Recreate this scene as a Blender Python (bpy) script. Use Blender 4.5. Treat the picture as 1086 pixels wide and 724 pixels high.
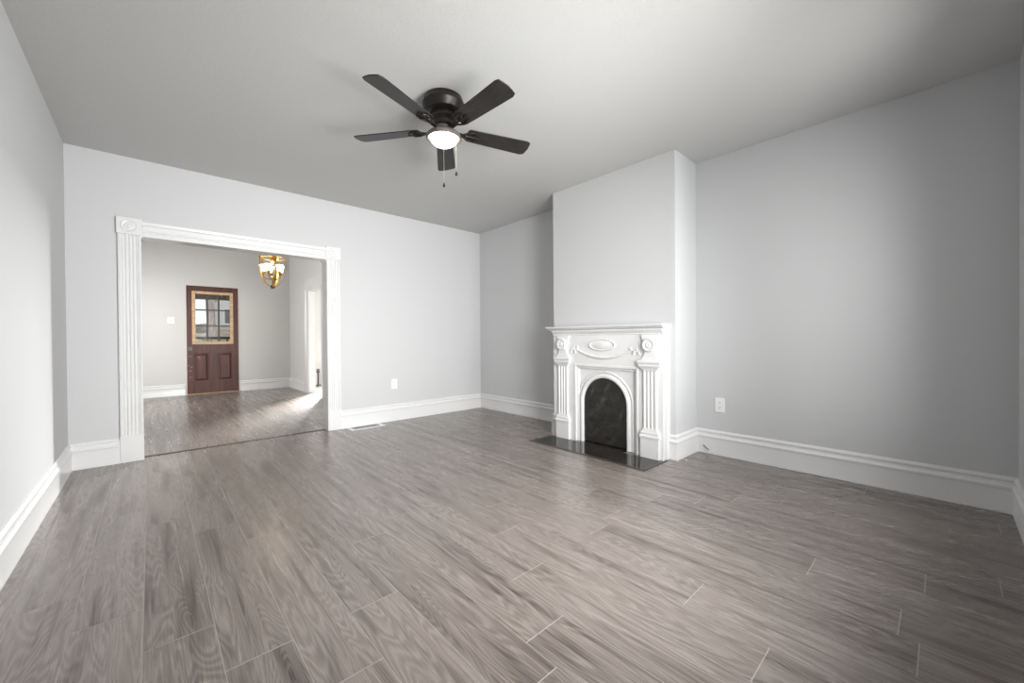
import bpy, bmesh, math, random
from mathutils import Vector, Matrix, noise

# ---------------------------------------------------------------- clear
for o in list(bpy.data.objects):
    bpy.data.objects.remove(o)
S = bpy.context.scene
COL = S.collection
PI = math.pi
R = math.radians

# ---------------------------------------------------------------- camera
CAM_F, CAM_YAW, CAM_PITCH, CAM_ROLL, CAM_H = 419.44, 0.7407, -0.00805, 0.00696, 1.05
cam = bpy.data.objects.new('camera', bpy.data.cameras.new('camera'))
COL.objects.link(cam)
cam.data.sensor_width = 36.0
cam.data.lens = CAM_F * 36.0 / 1086.0
cam.data.clip_start = 0.02
s, c = math.sin(CAM_YAW), math.cos(CAM_YAW)
rx, fw, up = Vector((c, -s, 0)), Vector((s, c, 0)), Vector((0, 0, 1))
s, c = math.sin(CAM_PITCH), math.cos(CAM_PITCH)
fw, up = fw * c + up * s, up * c - fw * s
s, c = math.sin(CAM_ROLL), math.cos(CAM_ROLL)
rx, up = rx * c - up * s, rx * s + up * c
mw = Matrix((rx, up, -fw)).transposed().to_4x4()
mw.translation = (0, 0, CAM_H)
cam.matrix_world = mw
S.camera = cam

# ---------------------------------------------------------------- exposure, sky, daylight
S.view_settings.view_transform = 'Standard'
S.view_settings.look = 'None'
S.view_settings.gamma = 1.0
S.view_settings.use_curve_mapping = False
S.view_settings.exposure = 0.0
S.cycles.use_denoising = True
S.cycles.max_bounces = 10
S.cycles.diffuse_bounces = 7
S.cycles.sample_clamp_indirect = 6.0
S.cycles.caustics_reflective = False
S.cycles.caustics_refractive = False

W = bpy.data.worlds.new('overcast_sky')
S.world = W
W.use_nodes = True
bgn = W.node_tree.nodes['Background']
bgn.inputs['Color'].default_value = (0.95, 0.975, 1.0, 1)
bgn.inputs['Strength'].default_value = 1.1


def area(name, loc, rot, sx, sy, power, color, spread=180):
    d = bpy.data.lights.new(name, 'AREA')
    d.shape = 'RECTANGLE'
    d.size, d.size_y = sx, sy
    d.energy = power
    d.color = color
    d.spread = R(spread)
    o = bpy.data.objects.new(name, d)
    COL.objects.link(o)
    o.location = loc
    o.rotation_euler = rot
    return o


# room constants (metres)
XL, XR, YB, YF, H = -0.5007, 3.7286, 4.7937, -0.2932, 2.6476
CX, CY0, CY1 = 3.3077, 1.551, 2.9283           # chimney breast
T = 0.17                                        # partition thickness
YP = YB + T
YD = 9.87                                       # entry wall with the brown door
XE, XEL = 2.304, -1.0                           # entry side walls
OX0, OX1, OZ = -0.073, 1.520, 1.990             # opening between the rooms
DX0, DX1, DZ = 0.506, 1.356, 2.128              # brown door
SY0, SY1, SZ = 7.62, 8.49, 2.03                 # side doorway
SX0, SX1 = 3.15, 3.98                           # its window
HE = 3.05                                       # entry ceiling height
XS1 = 5.2                                       # side room far wall
WIN = [(0.85, 1.95, 0.62, 2.2), (2.15, 3.0, 0.62, 2.2)]   # front windows x0,x1,z0,z1

DAY = (1.0, 0.985, 0.965)
WIN_POWER, WIN_SPREAD = (122, 38), (112, 140)
for i, (x0, x1, z0, z1) in enumerate(WIN):      # daylight in through the front windows
    area('window_daylight', ((x0 + x1) / 2, YF - 0.15, (z0 + z1) / 2), (R(83.5), 0, 0), x1 - x0 - .1, z1 - z0 - .1, WIN_POWER[i], DAY, WIN_SPREAD[i])
area('entry_left_fill', (XEL - 0.2, 8.1, 1.5), (0, R(-70), 0), 1.4, 1.5, 86, (1, .985, .965))  # added lamp at an invented window, brightens the entry walls and floor
sd_l = area('side_room_window_daylight', (5.0, 12.2, 2.75), (0, 0, 0), 3.2, 1.7, 3200, (1, .985, .96), 75)
area('side_room_east_fill', (XS1 + 0.125, 6.35, 1.5), (0, R(90), 0), 1.4, 1.4, 170, (1, .985, .965))  # added lamp, brightens the room glimpsed through the side doorway
sd_l.rotation_euler = (Vector((1.35, 6.7, 0)) - sd_l.location).to_track_quat('-Z', 'Y').to_euler()


# ---------------------------------------------------------------- materials
def mat(name, color, rough=0.5, metal=0.0, spec=0.5, coat=0.0, bump=None, emit=None):
    m = bpy.data.materials.new(name)
    m.use_nodes = True
    nt = m.node_tree
    b = nt.nodes['Principled BSDF']
    b.inputs['Base Color'].default_value = (*color, 1)
    b.inputs['Roughness'].default_value = rough
    b.inputs['Metallic'].default_value = metal
    b.inputs['Specular IOR Level'].default_value = spec
    b.inputs['Coat Weight'].default_value = coat
    if emit:
        b.inputs['Emission Color'].default_value = (*emit[0], 1)
        b.inputs['Emission Strength'].default_value = emit[1]
    if bump:
        scale, strength, dist = bump
        tc = nt.nodes.new('ShaderNodeTexCoord')
        n = nt.nodes.new('ShaderNodeTexNoise')
        n.inputs['Scale'].default_value = scale
        n.inputs['Detail'].default_value = 4
        bp = nt.nodes.new('ShaderNodeBump')
        bp.inputs['Strength'].default_value = strength
        bp.inputs['Distance'].default_value = dist
        nt.links.new(tc.outputs['Object'], n.inputs['Vector'])
        nt.links.new(n.outputs['Fac'], bp.inputs['Height'])
        nt.links.new(bp.outputs['Normal'], b.inputs['Normal'])
    return m


def vary(m, c1, c2, scale, stretch=(1, 1, 1), detail=4, lo=.35, hi=.65):
    """mix two paint tones with a noise"""
    nt = m.node_tree
    b = nt.nodes['Principled BSDF']
    tc = nt.nodes.new('ShaderNodeTexCoord')
    mp = nt.nodes.new('ShaderNodeMapping')
    mp.inputs['Scale'].default_value = stretch
    n = nt.nodes.new('ShaderNodeTexNoise')
    n.inputs['Scale'].default_value = scale
    n.inputs['Detail'].default_value = detail
    r = nt.nodes.new('ShaderNodeValToRGB')
    r.color_ramp.elements[0].position = lo
    r.color_ramp.elements[1].position = hi
    r.color_ramp.elements[0].color = (*c1, 1)
    r.color_ramp.elements[1].color = (*c2, 1)
    nt.links.new(tc.outputs['Object'], mp.inputs['Vector'])
    nt.links.new(mp.outputs['Vector'], n.inputs['Vector'])
    nt.links.new(n.outputs['Fac'], r.inputs['Fac'])
    nt.links.new(r.outputs['Color'], b.inputs['Base Color'])
    return m


M = {}
M['wall'] = mat('grey_wall_paint', (.575, .58, .59), .7, spec=.2, bump=(60, .05, .003))
M['entry_wall'] = mat('warm_grey_wall_paint', (.62, .612, .597), .7, spec=.2, bump=(60, .05, .003))
M['ceiling'] = mat('ceiling_paint', (.53, .53, .523), .5, spec=.3)
M['trim'] = mat('white_gloss_paint', (.72, .72, .725), .24, bump=(35, .03, .003))
M['mantel'] = mat('white_mantel_paint', (.71, .71, .715), .28, bump=(45, .05, .003))
M['plastic'] = mat('white_plastic', (.82, .82, .82), .35)
M['slot'] = mat('dark_slot', (.06, .06, .06), .6)
M['bronze'] = mat('dark_bronze_metal', (.022, .018, .016), .38, metal=.55)
M['blade'] = vary(mat('dark_walnut_blade', (.02, .02, .02), .4, spec=.35), (.013, .011, .010), (.030, .027, .025), 9, (1, 12, 1))
M['nickel'] = mat('aged_pewter_metal', (.17, .15, .135), .42, metal=.6)
M['bowl'] = mat('frosted_bowl_glass', (.95, .93, .9), .3, emit=((1, .93, .82), 16.0))
M['tulip'] = mat('lit_tulip_glass', (.95, .9, .8), .3, emit=((1, .91, .77), 15.0))
M['brass'] = mat('antique_brass', (.62, .36, .10), .28, metal=1)
M['dark_brass'] = mat('dark_bronze_rib', (.12, .085, .05), .35, metal=.8)
M['chain'] = mat('chain_metal', (.45, .43, .4), .35, metal=.9)
M['iron'] = mat('dull_iron', (.12, .12, .12), .45, metal=.7)
M['pipe'] = mat('dark_pipe_paint', (.045, .045, .045), .5)
M['hearth'] = vary(mat('dark_slate', (.03, .03, .03), .13, spec=.35, bump=(20, .04, .004)), (.016, .0135, .012), (.033, .029, .026), 5, (1, 3, 1))
M['hearth_edge'] = mat('dark_edge_strip', (.05, .041, .036), .35)
M['sheet'] = mat('black_plastic_sheet', (.020, .018, .016), .30, spec=.5, bump=(11, .45, .02))
M['door_leaf'] = mat('white_door_paint', (.84, .84, .83), .35)
M['lite_frame'] = vary(mat('bare_pine', (.5, .3, .12), .5), (.46, .29, .15), (.64, .44, .26), 8, (1, 1, 6))
M['muntin'] = mat('dark_muntin', (.045, .032, .026), .45)
M['threshold'] = mat('dark_transition_strip', (.07, .058, .05), .4)
M['concrete'] = vary(mat('concrete', (.5, .5, .48), .9), (.45, .45, .43), (.58, .57, .55), 4)
M['soil'] = vary(mat('leafy_ground', (.3, .25, .2), .95), (.26, .20, .15), (.48, .43, .37), 1.4, detail=8)
M['bark'] = vary(mat('bark', (.3, .27, .24), .9), (.25, .22, .2), (.42, .39, .36), 6, (1, 1, .2))
M['shrub'] = vary(mat('grey_shrub', (.2, .2, .17), .95), (.14, .15, .12), (.30, .29, .25), 8)
M['siding'] = mat('pale_siding', (.62, .63, .64), .8)
M['roof'] = mat('dark_shingle', (.16, .16, .17), .9)
M['rail'] = mat('dark_green_rail_paint', (.05, .075, .06), .5)
M['porch'] = mat('grey_porch_paint', (.22, .20, .18), .7)


def glass_mat(name, k):
    m = bpy.data.materials.new(name)
    m.use_nodes = True
    nt = m.node_tree
    nt.nodes.remove(nt.nodes['Principled BSDF'])
    out = nt.nodes['Material Output']
    tr = nt.nodes.new('ShaderNodeBsdfTransparent')
    tr.inputs['Color'].default_value = (.96, .97, .97, 1)
    gl = nt.nodes.new('ShaderNodeBsdfGlossy')
    gl.inputs['Roughness'].default_value = .01
    lw = nt.nodes.new('ShaderNodeLayerWeight')
    lw.inputs['Blend'].default_value = .5
    fr = nt.nodes.new('ShaderNodeMath')
    fr.operation = 'POWER'
    fr.inputs[1].default_value = 5.0
    nt.links.new(lw.outputs['Facing'], fr.inputs[0])
    fa = nt.nodes.new('ShaderNodeMath')
    fa.operation = 'MULTIPLY_ADD'
    fa.inputs[1].default_value = .96
    fa.inputs[2].default_value = .04
    nt.links.new(fr.outputs[0], fa.inputs[0])
    fr = fa
    mx = nt.nodes.new('ShaderNodeMixShader')
    ml = nt.nodes.new('ShaderNodeMath')
    ml.operation = 'MULTIPLY'
    ml.inputs[1].default_value = k
    nt.links.new(fr.outputs[0], ml.inputs[0])
    nt.links.new(ml.outputs[0], mx.inputs[0])
    nt.links.new(tr.outputs[0], mx.inputs[1])
    nt.links.new(gl.outputs[0], mx.inputs[2])
    nt.links.new(mx.outputs[0], out.inputs[0])
    return m


M['glass'] = glass_mat('window_glass', 1.0)
M['door_glass'] = glass_mat('coated_door_glass', .04)


def ceiling_texture(m):
    """knock-down plaster: small raised flecks over a faint broad unevenness"""
    nt = m.node_tree
    b = nt.nodes['Principled BSDF']
    tc = nt.nodes.new('ShaderNodeTexCoord')
    n = nt.nodes.new('ShaderNodeTexNoise')
    n.inputs['Scale'].default_value = 60
    n.inputs['Detail'].default_value = 3
    n.inputs['Distortion'].default_value = .8
    r = nt.nodes.new('ShaderNodeValToRGB')
    r.color_ramp.elements[0].position = .45
    r.color_ramp.elements[1].position = .62
    bp = nt.nodes.new('ShaderNodeBump')
    bp.inputs['Strength'].default_value = .14
    bp.inputs['Distance'].default_value = .006
    L = nt.links.new
    L(tc.outputs['Object'], n.inputs['Vector'])
    L(n.outputs['Fac'], r.inputs['Fac'])
    L(r.outputs['Color'], bp.inputs['Height'])
    L(bp.outputs['Normal'], b.inputs['Normal'])


ceiling_texture(M['ceiling'])


def floor_mat():
    """grey oak laminate; UV runs in metres along each board, 'tone' is one random value per board"""
    m = mat('grey_oak_laminate', (.2, .18, .17), .3, spec=.5)
    nt = m.node_tree
    N, L = nt.nodes.new, nt.links.new
    b = nt.nodes['Principled BSDF']
    uv = N('ShaderNodeUVMap')
    uv.uv_map = 'board'
    at = N('ShaderNodeAttribute')
    at.attribute_name = 'tone'
    # broad cathedral field
    mp = N('ShaderNodeMapping')
    mp.inputs['Scale'].default_value = (7.5, .85, 1)
    L(uv.outputs[0], mp.inputs[0])
    n1 = N('ShaderNodeTexNoise')
    n1.inputs['Scale'].default_value = 1.0
    n1.inputs['Detail'].default_value = 2.0
    n1.inputs['Roughness'].default_value = .45
    n1.inputs['Distortion'].default_value = .5
    L(mp.outputs[0], n1.inputs['Vector'])
    mul = N('ShaderNodeMath')
    mul.operation = 'MULTIPLY'
    mul.inputs[1].default_value = 85.0
    L(n1.outputs['Fac'], mul.inputs[0])
    sn = N('ShaderNodeMath')
    sn.operation = 'SINE'
    L(mul.outputs[0], sn.inputs[0])
    ab = N('ShaderNodeMath')
    ab.operation = 'ABSOLUTE'
    L(sn.outputs[0], ab.inputs[0])
    pw = N('ShaderNodeMath')
    pw.operation = 'POWER'
    pw.inputs[1].default_value = 3.0
    L(ab.outputs[0], pw.inputs[0])
    # fine pores
    mp2 = N('ShaderNodeMapping')
    mp2.inputs['Scale'].default_value = (230, 5.0, 1)
    L(uv.outputs[0], mp2.inputs[0])
    n2 = N('ShaderNodeTexNoise')
    n2.inputs['Scale'].default_value = 1.0
    n2.inputs['Detail'].default_value = 3
    L(mp2.outputs[0], n2.inputs['Vector'])
    # dark smoky streaks
    mp3 = N('ShaderNodeMapping')
    mp3.inputs['Scale'].default_value = (22, .95, 1)
    mp3.inputs['Location'].default_value = (3.3, 7.7, 0)
    L(uv.outputs[0], mp3.inputs[0])
    n3 = N('ShaderNodeTexNoise')
    n3.inputs['Scale'].default_value = 1.0
    n3.inputs['Detail'].default_value = 7
    n3.inputs['Roughness'].default_value = .6
    n3.inputs['Distortion'].default_value = .35
    L(mp3.outputs[0], n3.inputs['Vector'])
    st = N('ShaderNodeMapRange')
    st.inputs['From Min'].default_value = .50
    st.inputs['From Max'].default_value = .78
    L(n3.outputs['Fac'], st.inputs['Value'])

    def comb(terms):
        prev = None
        for sock, k in terms:
            a = N('ShaderNodeMath')
            a.operation = 'MULTIPLY_ADD'
            a.inputs[1].default_value = k
            L(sock, a.inputs[0])
            if prev is None:
                a.inputs[2].default_value = BASE
            else:
                L(prev, a.inputs[2])
            prev = a.outputs[0]
        return prev
    BASE = .22
    v = comb([(pw.outputs[0], .28), (n2.outputs['Fac'], .78), (st.outputs['Result'], -.68), (at.outputs['Fac'], .16)])
    r = N('ShaderNodeValToRGB')
    cr = r.color_ramp
    cr.elements[0].position = .10
    cr.elements[0].color = (.048, .038, .033, 1)
    cr.elements[1].position = 1.0
    cr.elements[1].color = (.272, .236, .216, 1)
    e = cr.elements.new(.55)
    e.color = (.162, .136, .122, 1)
    L(v, r.inputs['Fac'])
    L(r.outputs['Color'], b.inputs['Base Color'])
    rr = N('ShaderNodeMapRange')
    rr.inputs['To Min'].default_value = .22
    rr.inputs['To Max'].default_value = .34
    L(n3.outputs['Fac'], rr.inputs['Value'])
    L(rr.outputs['Result'], b.inputs['Roughness'])
    b.inputs['Coat Weight'].default_value = .22
    b.inputs['Coat Roughness'].default_value = .2
    return m


M['floor'] = floor_mat()
M['seam'] = mat('pale_board_seam', (.45, .41, .385), .5)


def door_mat():
    m = mat('worn_mahogany_stain', (.1, .03, .02), .4, spec=.35)
    nt = m.node_tree
    N, L = nt.nodes.new, nt.links.new
    b = nt.nodes['Principled BSDF']
    tc = N('ShaderNodeTexCoord')
    mp = N('ShaderNodeMapping')
    mp.inputs['Scale'].default_value = (26, 26, 2.2)
    L(tc.outputs['Object'], mp.inputs[0])
    n = N('ShaderNodeTexNoise')
    n.inputs['Scale'].default_value = 1
    n.inputs['Detail'].default_value = 5
    L(mp.outputs[0], n.inputs['Vector'])
    r = N('ShaderNodeValToRGB')
    r.color_ramp.elements[0].position = .3
    r.color_ramp.elements[0].color = (.040, .0105, .0075, 1)
    r.color_ramp.elements[1].position = .75
    r.color_ramp.elements[1].color = (.108, .030, .019, 1)
    L(n.outputs['Fac'], r.inputs['Fac'])
    L(r.outputs['Color'], b.inputs['Base Color'])
    return m


M['mahogany'] = door_mat()


# ---------------------------------------------------------------- mesh helpers
class MB:
    def __init__(self):
        self.bm = bmesh.new()

    def face(self, vs):
        try:
            return self.bm.faces.new(vs)
        except ValueError:
            return None

    def box(self, x0, x1, y0, y1, z0, z1):
        p = [self.bm.verts.new(q) for q in ((x0, y0, z0), (x1, y0, z0), (x1, y1, z0), (x0, y1, z0),
                                            (x0, y0, z1), (x1, y0, z1), (x1, y1, z1), (x0, y1, z1))]
        for f in ((0, 3, 2, 1), (4, 5, 6, 7), (0, 1, 5, 4), (1, 2, 6, 5), (2, 3, 7, 6), (3, 0, 4, 7)):
            self.face([p[i] for i in f])
        return self

    def loft(self, rings, closed=True, cap=True):
        vr = [[self.bm.verts.new(q) for q in ring] for ring in rings]
        n = len(vr[0])
        for a, b in zip(vr[:-1], vr[1:]):
            for i in range(n if closed else n - 1):
                j = (i + 1) % n
                self.face([a[i], a[j], b[j], b[i]])
        if cap:
            self.face(vr[0][::-1])
            self.face(vr[-1])
        return self

    def lathe(self, prof, cx=0, cy=0, seg=32, cap=True):
        """prof: list of (radius, z), spun about a vertical axis"""
        rings = []
        for r, z in prof:
            rings.append([(cx + max(r, 1e-4) * math.cos(2 * PI * i / seg), cy + max(r, 1e-4) * math.sin(2 * PI * i / seg), z) for i in range(seg)])
        return self.loft(rings, True, cap)

    def lathe_x(self, prof, y, z, seg=28):
        """prof: list of (radius, x), spun about an axis along x"""
        rings = [[(x, y + max(r, 1e-4) * math.cos(2 * PI * i / seg), z + max(r, 1e-4) * math.sin(2 * PI * i / seg)) for i in range(seg)] for r, x in prof]
        return self.loft(rings, True, True)

    def tube(self, pts, r, seg=10):
        pts = [Vector(p) for p in pts]
        rings = []
        n = len(pts)
        ref = None
        for i, p in enumerate(pts):
            d = (pts[min(i + 1, n - 1)] - pts[max(i - 1, 0)]).normalized()
            if ref is None:
                ref = Vector((0, 0, 1)) if abs(d.z) < .9 else Vector((1, 0, 0))
            a = d.cross(ref).normalized()
            b = d.cross(a).normalized()
            ref = -b if False else b.cross(d) * 0 + ref
            rr = r[i] if isinstance(r, (list, tuple)) else r
            rings.append([tuple(p + a * rr * math.cos(2 * PI * k / seg) + b * rr * math.sin(2 * PI * k / seg)) for k in range(seg)])
        return self.loft(rings)

    def prism_x(self, pts, x0, x1):
        """outline pts in (y, z) extruded along x"""
        return self.loft([[(x0, y, z) for y, z in pts], [(x1, y, z) for y, z in pts]])

    def prism_z(self, pts, z0, z1):
        return self.loft([[(x, y, z0) for x, y in pts], [(x, y, z1) for x, y in pts]])

    def sweep(self, prof, path, seg_index=None, side=1):
        """profile (d, z) carried along a level path; d grows to the right-hand side of travel, mitred"""
        P = [Vector(q) for q in path]
        nrm = []
        for a, b in zip(P[:-1], P[1:]):
            d = (b - a).normalized()
            nrm.append(Vector((d.y, -d.x)) * side)
        off = []
        for i in range(len(P)):
            if i == 0:
                off.append(nrm[0])
            elif i == len(P) - 1:
                off.append(nrm[-1])
            else:
                m = nrm[i - 1] + nrm[i]
                off.append(m / (1 + nrm[i - 1].dot(nrm[i])))
        idx = range(len(P)) if seg_index is None else (seg_index, seg_index + 1)
        rings = [[(P[i].x + off[i].x * d, P[i].y + off[i].y * d, z) for d, z in prof] for i in idx]
        return self.loft(rings)

    def build(self, name, m, parent=None, at=None, smooth=None, bevel=None, fix=True):
        bm = self.bm
        if fix:
            bmesh.ops.recalc_face_normals(bm, faces=bm.faces)
        if at is not None:
            bmesh.ops.translate(bm, verts=bm.verts, vec=-Vector(at))
        me = bpy.data.meshes.new(name)
        bm.to_mesh(me)
        bm.free()
        me.materials.append(m)
        if smooth is not None:
            for p in me.polygons:
                p.use_smooth = True
            me.set_sharp_from_angle(angle=R(smooth))
        o = bpy.data.objects.new(name, me)
        COL.objects.link(o)
        if parent is not None:
            o.parent = parent
        elif at is not None:
            o.location = at
        if bevel:
            b = o.modifiers.new('bevel', 'BEVEL')
            b.width = bevel
            b.segments = 2
            b.limit_method = 'ANGLE'
            b.angle_limit = R(40)
        return o


def tag(o, label, cat, group=None, kind=None):
    o['label'] = label
    o['category'] = cat
    if group:
        o['group'] = group
    if kind:
        o['kind'] = kind
    return o


def thing(name, label, cat, loc, rz=0.0, group=None, kind=None):
    o = bpy.data.objects.new(name, None)
    o.empty_display_size = .05
    COL.objects.link(o)
    o.location = loc
    o.rotation_euler = (0, 0, rz)
    return tag(o, label, cat, group, kind)


def struct(mb, name, m, label, cat, **k):
    return tag(mb.build(name, m, **k), label, cat, kind='structure')


def arc(cx, cz, r, a0, a1, n):
    return [(cx + r * math.cos(a0 + (a1 - a0) * i / n), cz + r * math.sin(a0 + (a1 - a0) * i / n)) for i in range(n + 1)]


# ---------------------------------------------------------------- floors
random.seed(11)
PW, PL = .1955, 1.22
KNOWN = {-2: 2.41, -1: 2.117, 0: 1.82, 1: 1.537, 2: 1.247, 3: 1.537, 5: .973, 6: 1.265, 7: .397, 8: .69, 10: .11, 11: .409}


def floor_mesh(name, x0, x1, y0, y1, label, seed):
    rnd = random.Random(seed)
    bm = bmesh.new()
    uvl = bm.loops.layers.uv.new('board')
    tl = bm.faces.layers.float.new('tone')
    gap = .0018
    k0 = math.floor((x0 + .031) / PW)
    k = k0
    base = [bm.verts.new(q) for q in ((x0, y0, -.0012), (x1, y0, -.0012), (x1, y1, -.0012), (x0, y1, -.0012))]
    f = bm.faces.new(base)
    f.material_index = 1
    low = [bm.verts.new(q) for q in ((x0, y0, -.10), (x1, y0, -.10), (x1, y1, -.10), (x0, y1, -.10))]
    bm.faces.new(low[::-1]).material_index = 1
    for i in range(4):
        j = (i + 1) % 4
        bm.faces.new((base[i], low[i], low[j], base[j])).material_index = 1
    while k * PW - .031 < x1:
        xa, xb = k * PW - .031, (k + 1) * PW - .031
        off = KNOWN.get(k - 0, None)
        if off is None:
            off = rnd.random() * PL
        j = math.floor((y0 - off) / PL)
        while off + j * PL < y1:
            ya, yb = off + j * PL, off + (j + 1) * PL
            cxa, cxb = max(xa + gap, x0), min(xb - gap, x1)
            cya, cyb = max(ya + gap, y0), min(yb - gap, y1)
            if cxb > cxa and cyb > cya:
                u0, v0 = rnd.random() * 40, rnd.random() * 40
                fl = rnd.choice((-1, 1))
                vs = [bm.verts.new(q) for q in ((cxa, cya, 0), (cxb, cya, 0), (cxb, cyb, 0), (cxa, cyb, 0))]
                f = bm.faces.new(vs)
                f[tl] = rnd.random() - .5
                for lp in f.loops:
                    lp[uvl].uv = (u0 + (lp.vert.co.x - xa), v0 + fl * (lp.vert.co.y - ya))
            j += 1
        k += 1
    me = bpy.data.meshes.new(name)
    bm.to_mesh(me)
    bm.free()
    me.materials.append(M['floor'])
    me.materials.append(M['seam'])
    o = bpy.data.objects.new(name, me)
    COL.objects.link(o)
    return tag(o, label, 'floor', kind='structure')


YT = YB + .088
floor_mesh('floor', XL, XR, YF, YT, 'grey oak laminate floor of the room with the fireplace', 3)
floor_mesh('floor_entry', XEL, XS1, YT, YD, 'grey laminate floor of the entry room with the brown door', 8)

# ---------------------------------------------------------------- walls and ceilings
WT = .15
struct(MB().box(XL - WT, XL, YF - WT, YB, 0, H), 'wall_left', M['wall'], 'grey painted wall along the left edge of the room', 'wall')
struct(MB().box(XR, XR + WT, YF - WT, YP, 0, H), 'wall_right', M['wall'], 'grey painted wall behind the fireplace, running to the right edge', 'wall')
mb = MB()
mb.box(XL - .5, OX0, YB, YP, 0, HE)
mb.box(OX1, XR, YB, YP, 0, HE)
mb.box(OX0, OX1, YB, YP, OZ, HE)
struct(mb, 'wall_back', M['wall'], 'grey wall with the wide cased opening to the entry room', 'wall')
mb = MB()
xs = [XL] + [v for w in WIN for v in w[:2]] + [XR]
for i in range(0, 6, 2):
    mb.box(xs[i], xs[i + 1], YF - WT, YF, 0, H)
for x0, x1, z0, z1 in WIN:
    mb.box(x0, x1, YF - WT, YF, 0, z0)
    mb.box(x0, x1, YF - WT, YF, z1, H)
struct(mb, 'wall_front', M['wall'], 'grey window wall meeting the right wall at the frame edge', 'wall')
struct(MB().box(CX, XR, CY0, CY1, 0, H), 'wall_chimney', M['wall'], 'grey chimney breast standing out from the right wall', 'wall')
struct(MB().box(XL - WT, XR + WT, YF - WT, YB, H, H + .12), 'ceiling', M['ceiling'], 'textured off white ceiling above the fan', 'ceiling')

mb = MB()
mb.box(XEL - WT, DX0, YD, YD + WT, 0, HE)
mb.box(DX1, SX0, YD, YD + WT, 0, HE)
mb.box(SX1, XS1 + WT, YD, YD + WT, 0, HE)
mb.box(SX0, SX1, YD, YD + WT, 0, .7)
mb.box(SX0, SX1, YD, YD + WT, 2.2, HE)
mb.box(DX0, DX1, YD, YD + WT, DZ, HE)
struct(mb, 'wall_entry', M['entry_wall'], 'warm grey wall around the brown front door', 'wall')
mb = MB()
mb.box(XE, XE + .12, YP, SY0, 0, HE)
mb.box(XE, XE + .12, SY1, YD, 0, HE)
mb.box(XE, XE + .12, SY0, SY1, SZ, HE)
struct(mb, 'wall_entry_right', M['entry_wall'], 'warm grey entry wall with the white cased side doorway', 'wall')
mb = MB()
mb.box(XEL - WT, XEL, YP, 7.3, 0, HE)
mb.box(XEL - WT, XEL, 8.9, YD, 0, HE)
mb.box(XEL - WT, XEL, 7.3, 8.9, 0, .7)
mb.box(XEL - WT, XEL, 7.3, 8.9, 2.3, HE)
struct(mb, 'wall_entry_left', M['entry_wall'], 'warm grey wall with an added window on the left of the entry room', 'wall')
mb = MB()
mb.box(XS1, XS1 + WT, YP, 5.6, 0, HE)
mb.box(XS1, XS1 + WT, 7.1, YD, 0, HE)
mb.box(XS1, XS1 + WT, 5.6, 7.1, 0, .75)
mb.box(XS1, XS1 + WT, 5.6, 7.1, 2.25, HE)
struct(mb, 'wall_side_room', M['entry_wall'], 'pale far wall of the room beyond the side doorway', 'wall')
struct(MB().box(XR, XS1 + WT, YP - .15, YP, 0, HE), 'wall_side_room_near', M['entry_wall'], 'pale near wall of the room beyond the side doorway', 'wall')
struct(MB().box(XEL - WT, XS1 + WT, YP, YD + WT, HE, HE + .12), 'ceiling_entry', M['ceiling'], 'off white ceiling over the entry room and chandelier', 'ceiling')


# ---------------------------------------------------------------- windows (behind the camera and in the side rooms)
def window(n, axis, pos, a0, a1, z0, z1, thick, inward, label):
    """axis 'y': opening in a wall of constant y; sash with two lights, sill and casing"""
    root = thing('window_%d' % n, label, 'window',
                 ((a0 + a1) / 2, pos, z0) if axis == 'y' else (pos, (a0 + a1) / 2, z0), kind='structure')
    base = root.location.copy()

    def bx(mb, a, b, d0, d1, za, zb):
        d0, d1 = pos + d0 * inward, pos + d1 * inward
        d0, d1 = min(d0, d1), max(d0, d1)
        if axis == 'y':
            mb.box(a, b, d0, d1, za, zb)
        else:
            mb.box(d0, d1, a, b, za, zb)
    zm = (z0 + z1) / 2
    f = MB()
    bx(f, a0, a0 + .05, -thick, -.02, z0, z1)
    bx(f, a1 - .05, a1, -thick, -.02, z0, z1)
    bx(f, a0 + .05, a1 - .05, -thick, -.02, z0, z0 + .05)
    bx(f, a0 + .05, a1 - .05, -thick, -.02, z1 - .05, z1)
    bx(f, a0 + .05, a1 - .05, -.11, -.06, zm - .025, zm + .025)
    f.build('window_frame', M['trim'], root, base, bevel=.004)
    g = MB()
    bx(g, a0 + .05, a1 - .05, -.09, -.085, z0 + .05, zm - .025)
    bx(g, a0 + .05, a1 - .05, -.09, -.085, zm + .025, z1 - .05)
    g.build('window_pane', M['glass'], root, base)
    k = MB()
    bx(k, a0 - .11, a0, .0, .022, z0, z1 + .11)
    bx(k, a1, a1 + .11, .0, .022, z0, z1 + .11)
    bx(k, a0, a1, .0, .022, z1, z1 + .11)
    k.build('window_casing', M['trim'], root, base, bevel=.004)
    q = MB()
    bx(q, a0 - .13, a1 + .13, .0, .027, z0 - .03, z0)
    bx(q, a0 - .11, a1 + .11, .0, .02, z0 - .12, z0 - .03)
    q.build('window_sill', M['trim'], root, base, bevel=.004)


window(1, 'y', YF, *WIN[0], WT, 1, 'white sash window in the front wall, nearer the left wall')
window(2, 'y', YF, *WIN[1], WT, 1, 'white sash window in the front wall, nearer the right wall')
window(3, 'x', XEL, 7.3, 8.9, .7, 2.3, WT, 1, 'unseen white sash window added in the left entry wall')  # invented opening, goes with the left entry fill lamp
window(4, 'y', YD, SX0, SX1, .7, 2.2, WT, -1, 'white sash window in the room beyond the side doorway')

window(5, 'x', XS1, 5.6, 7.1, .75, 2.25, WT, -1, 'unseen white sash window added in the far side wall beyond the side doorway')  # invented opening, goes with the east fill lamp

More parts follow.
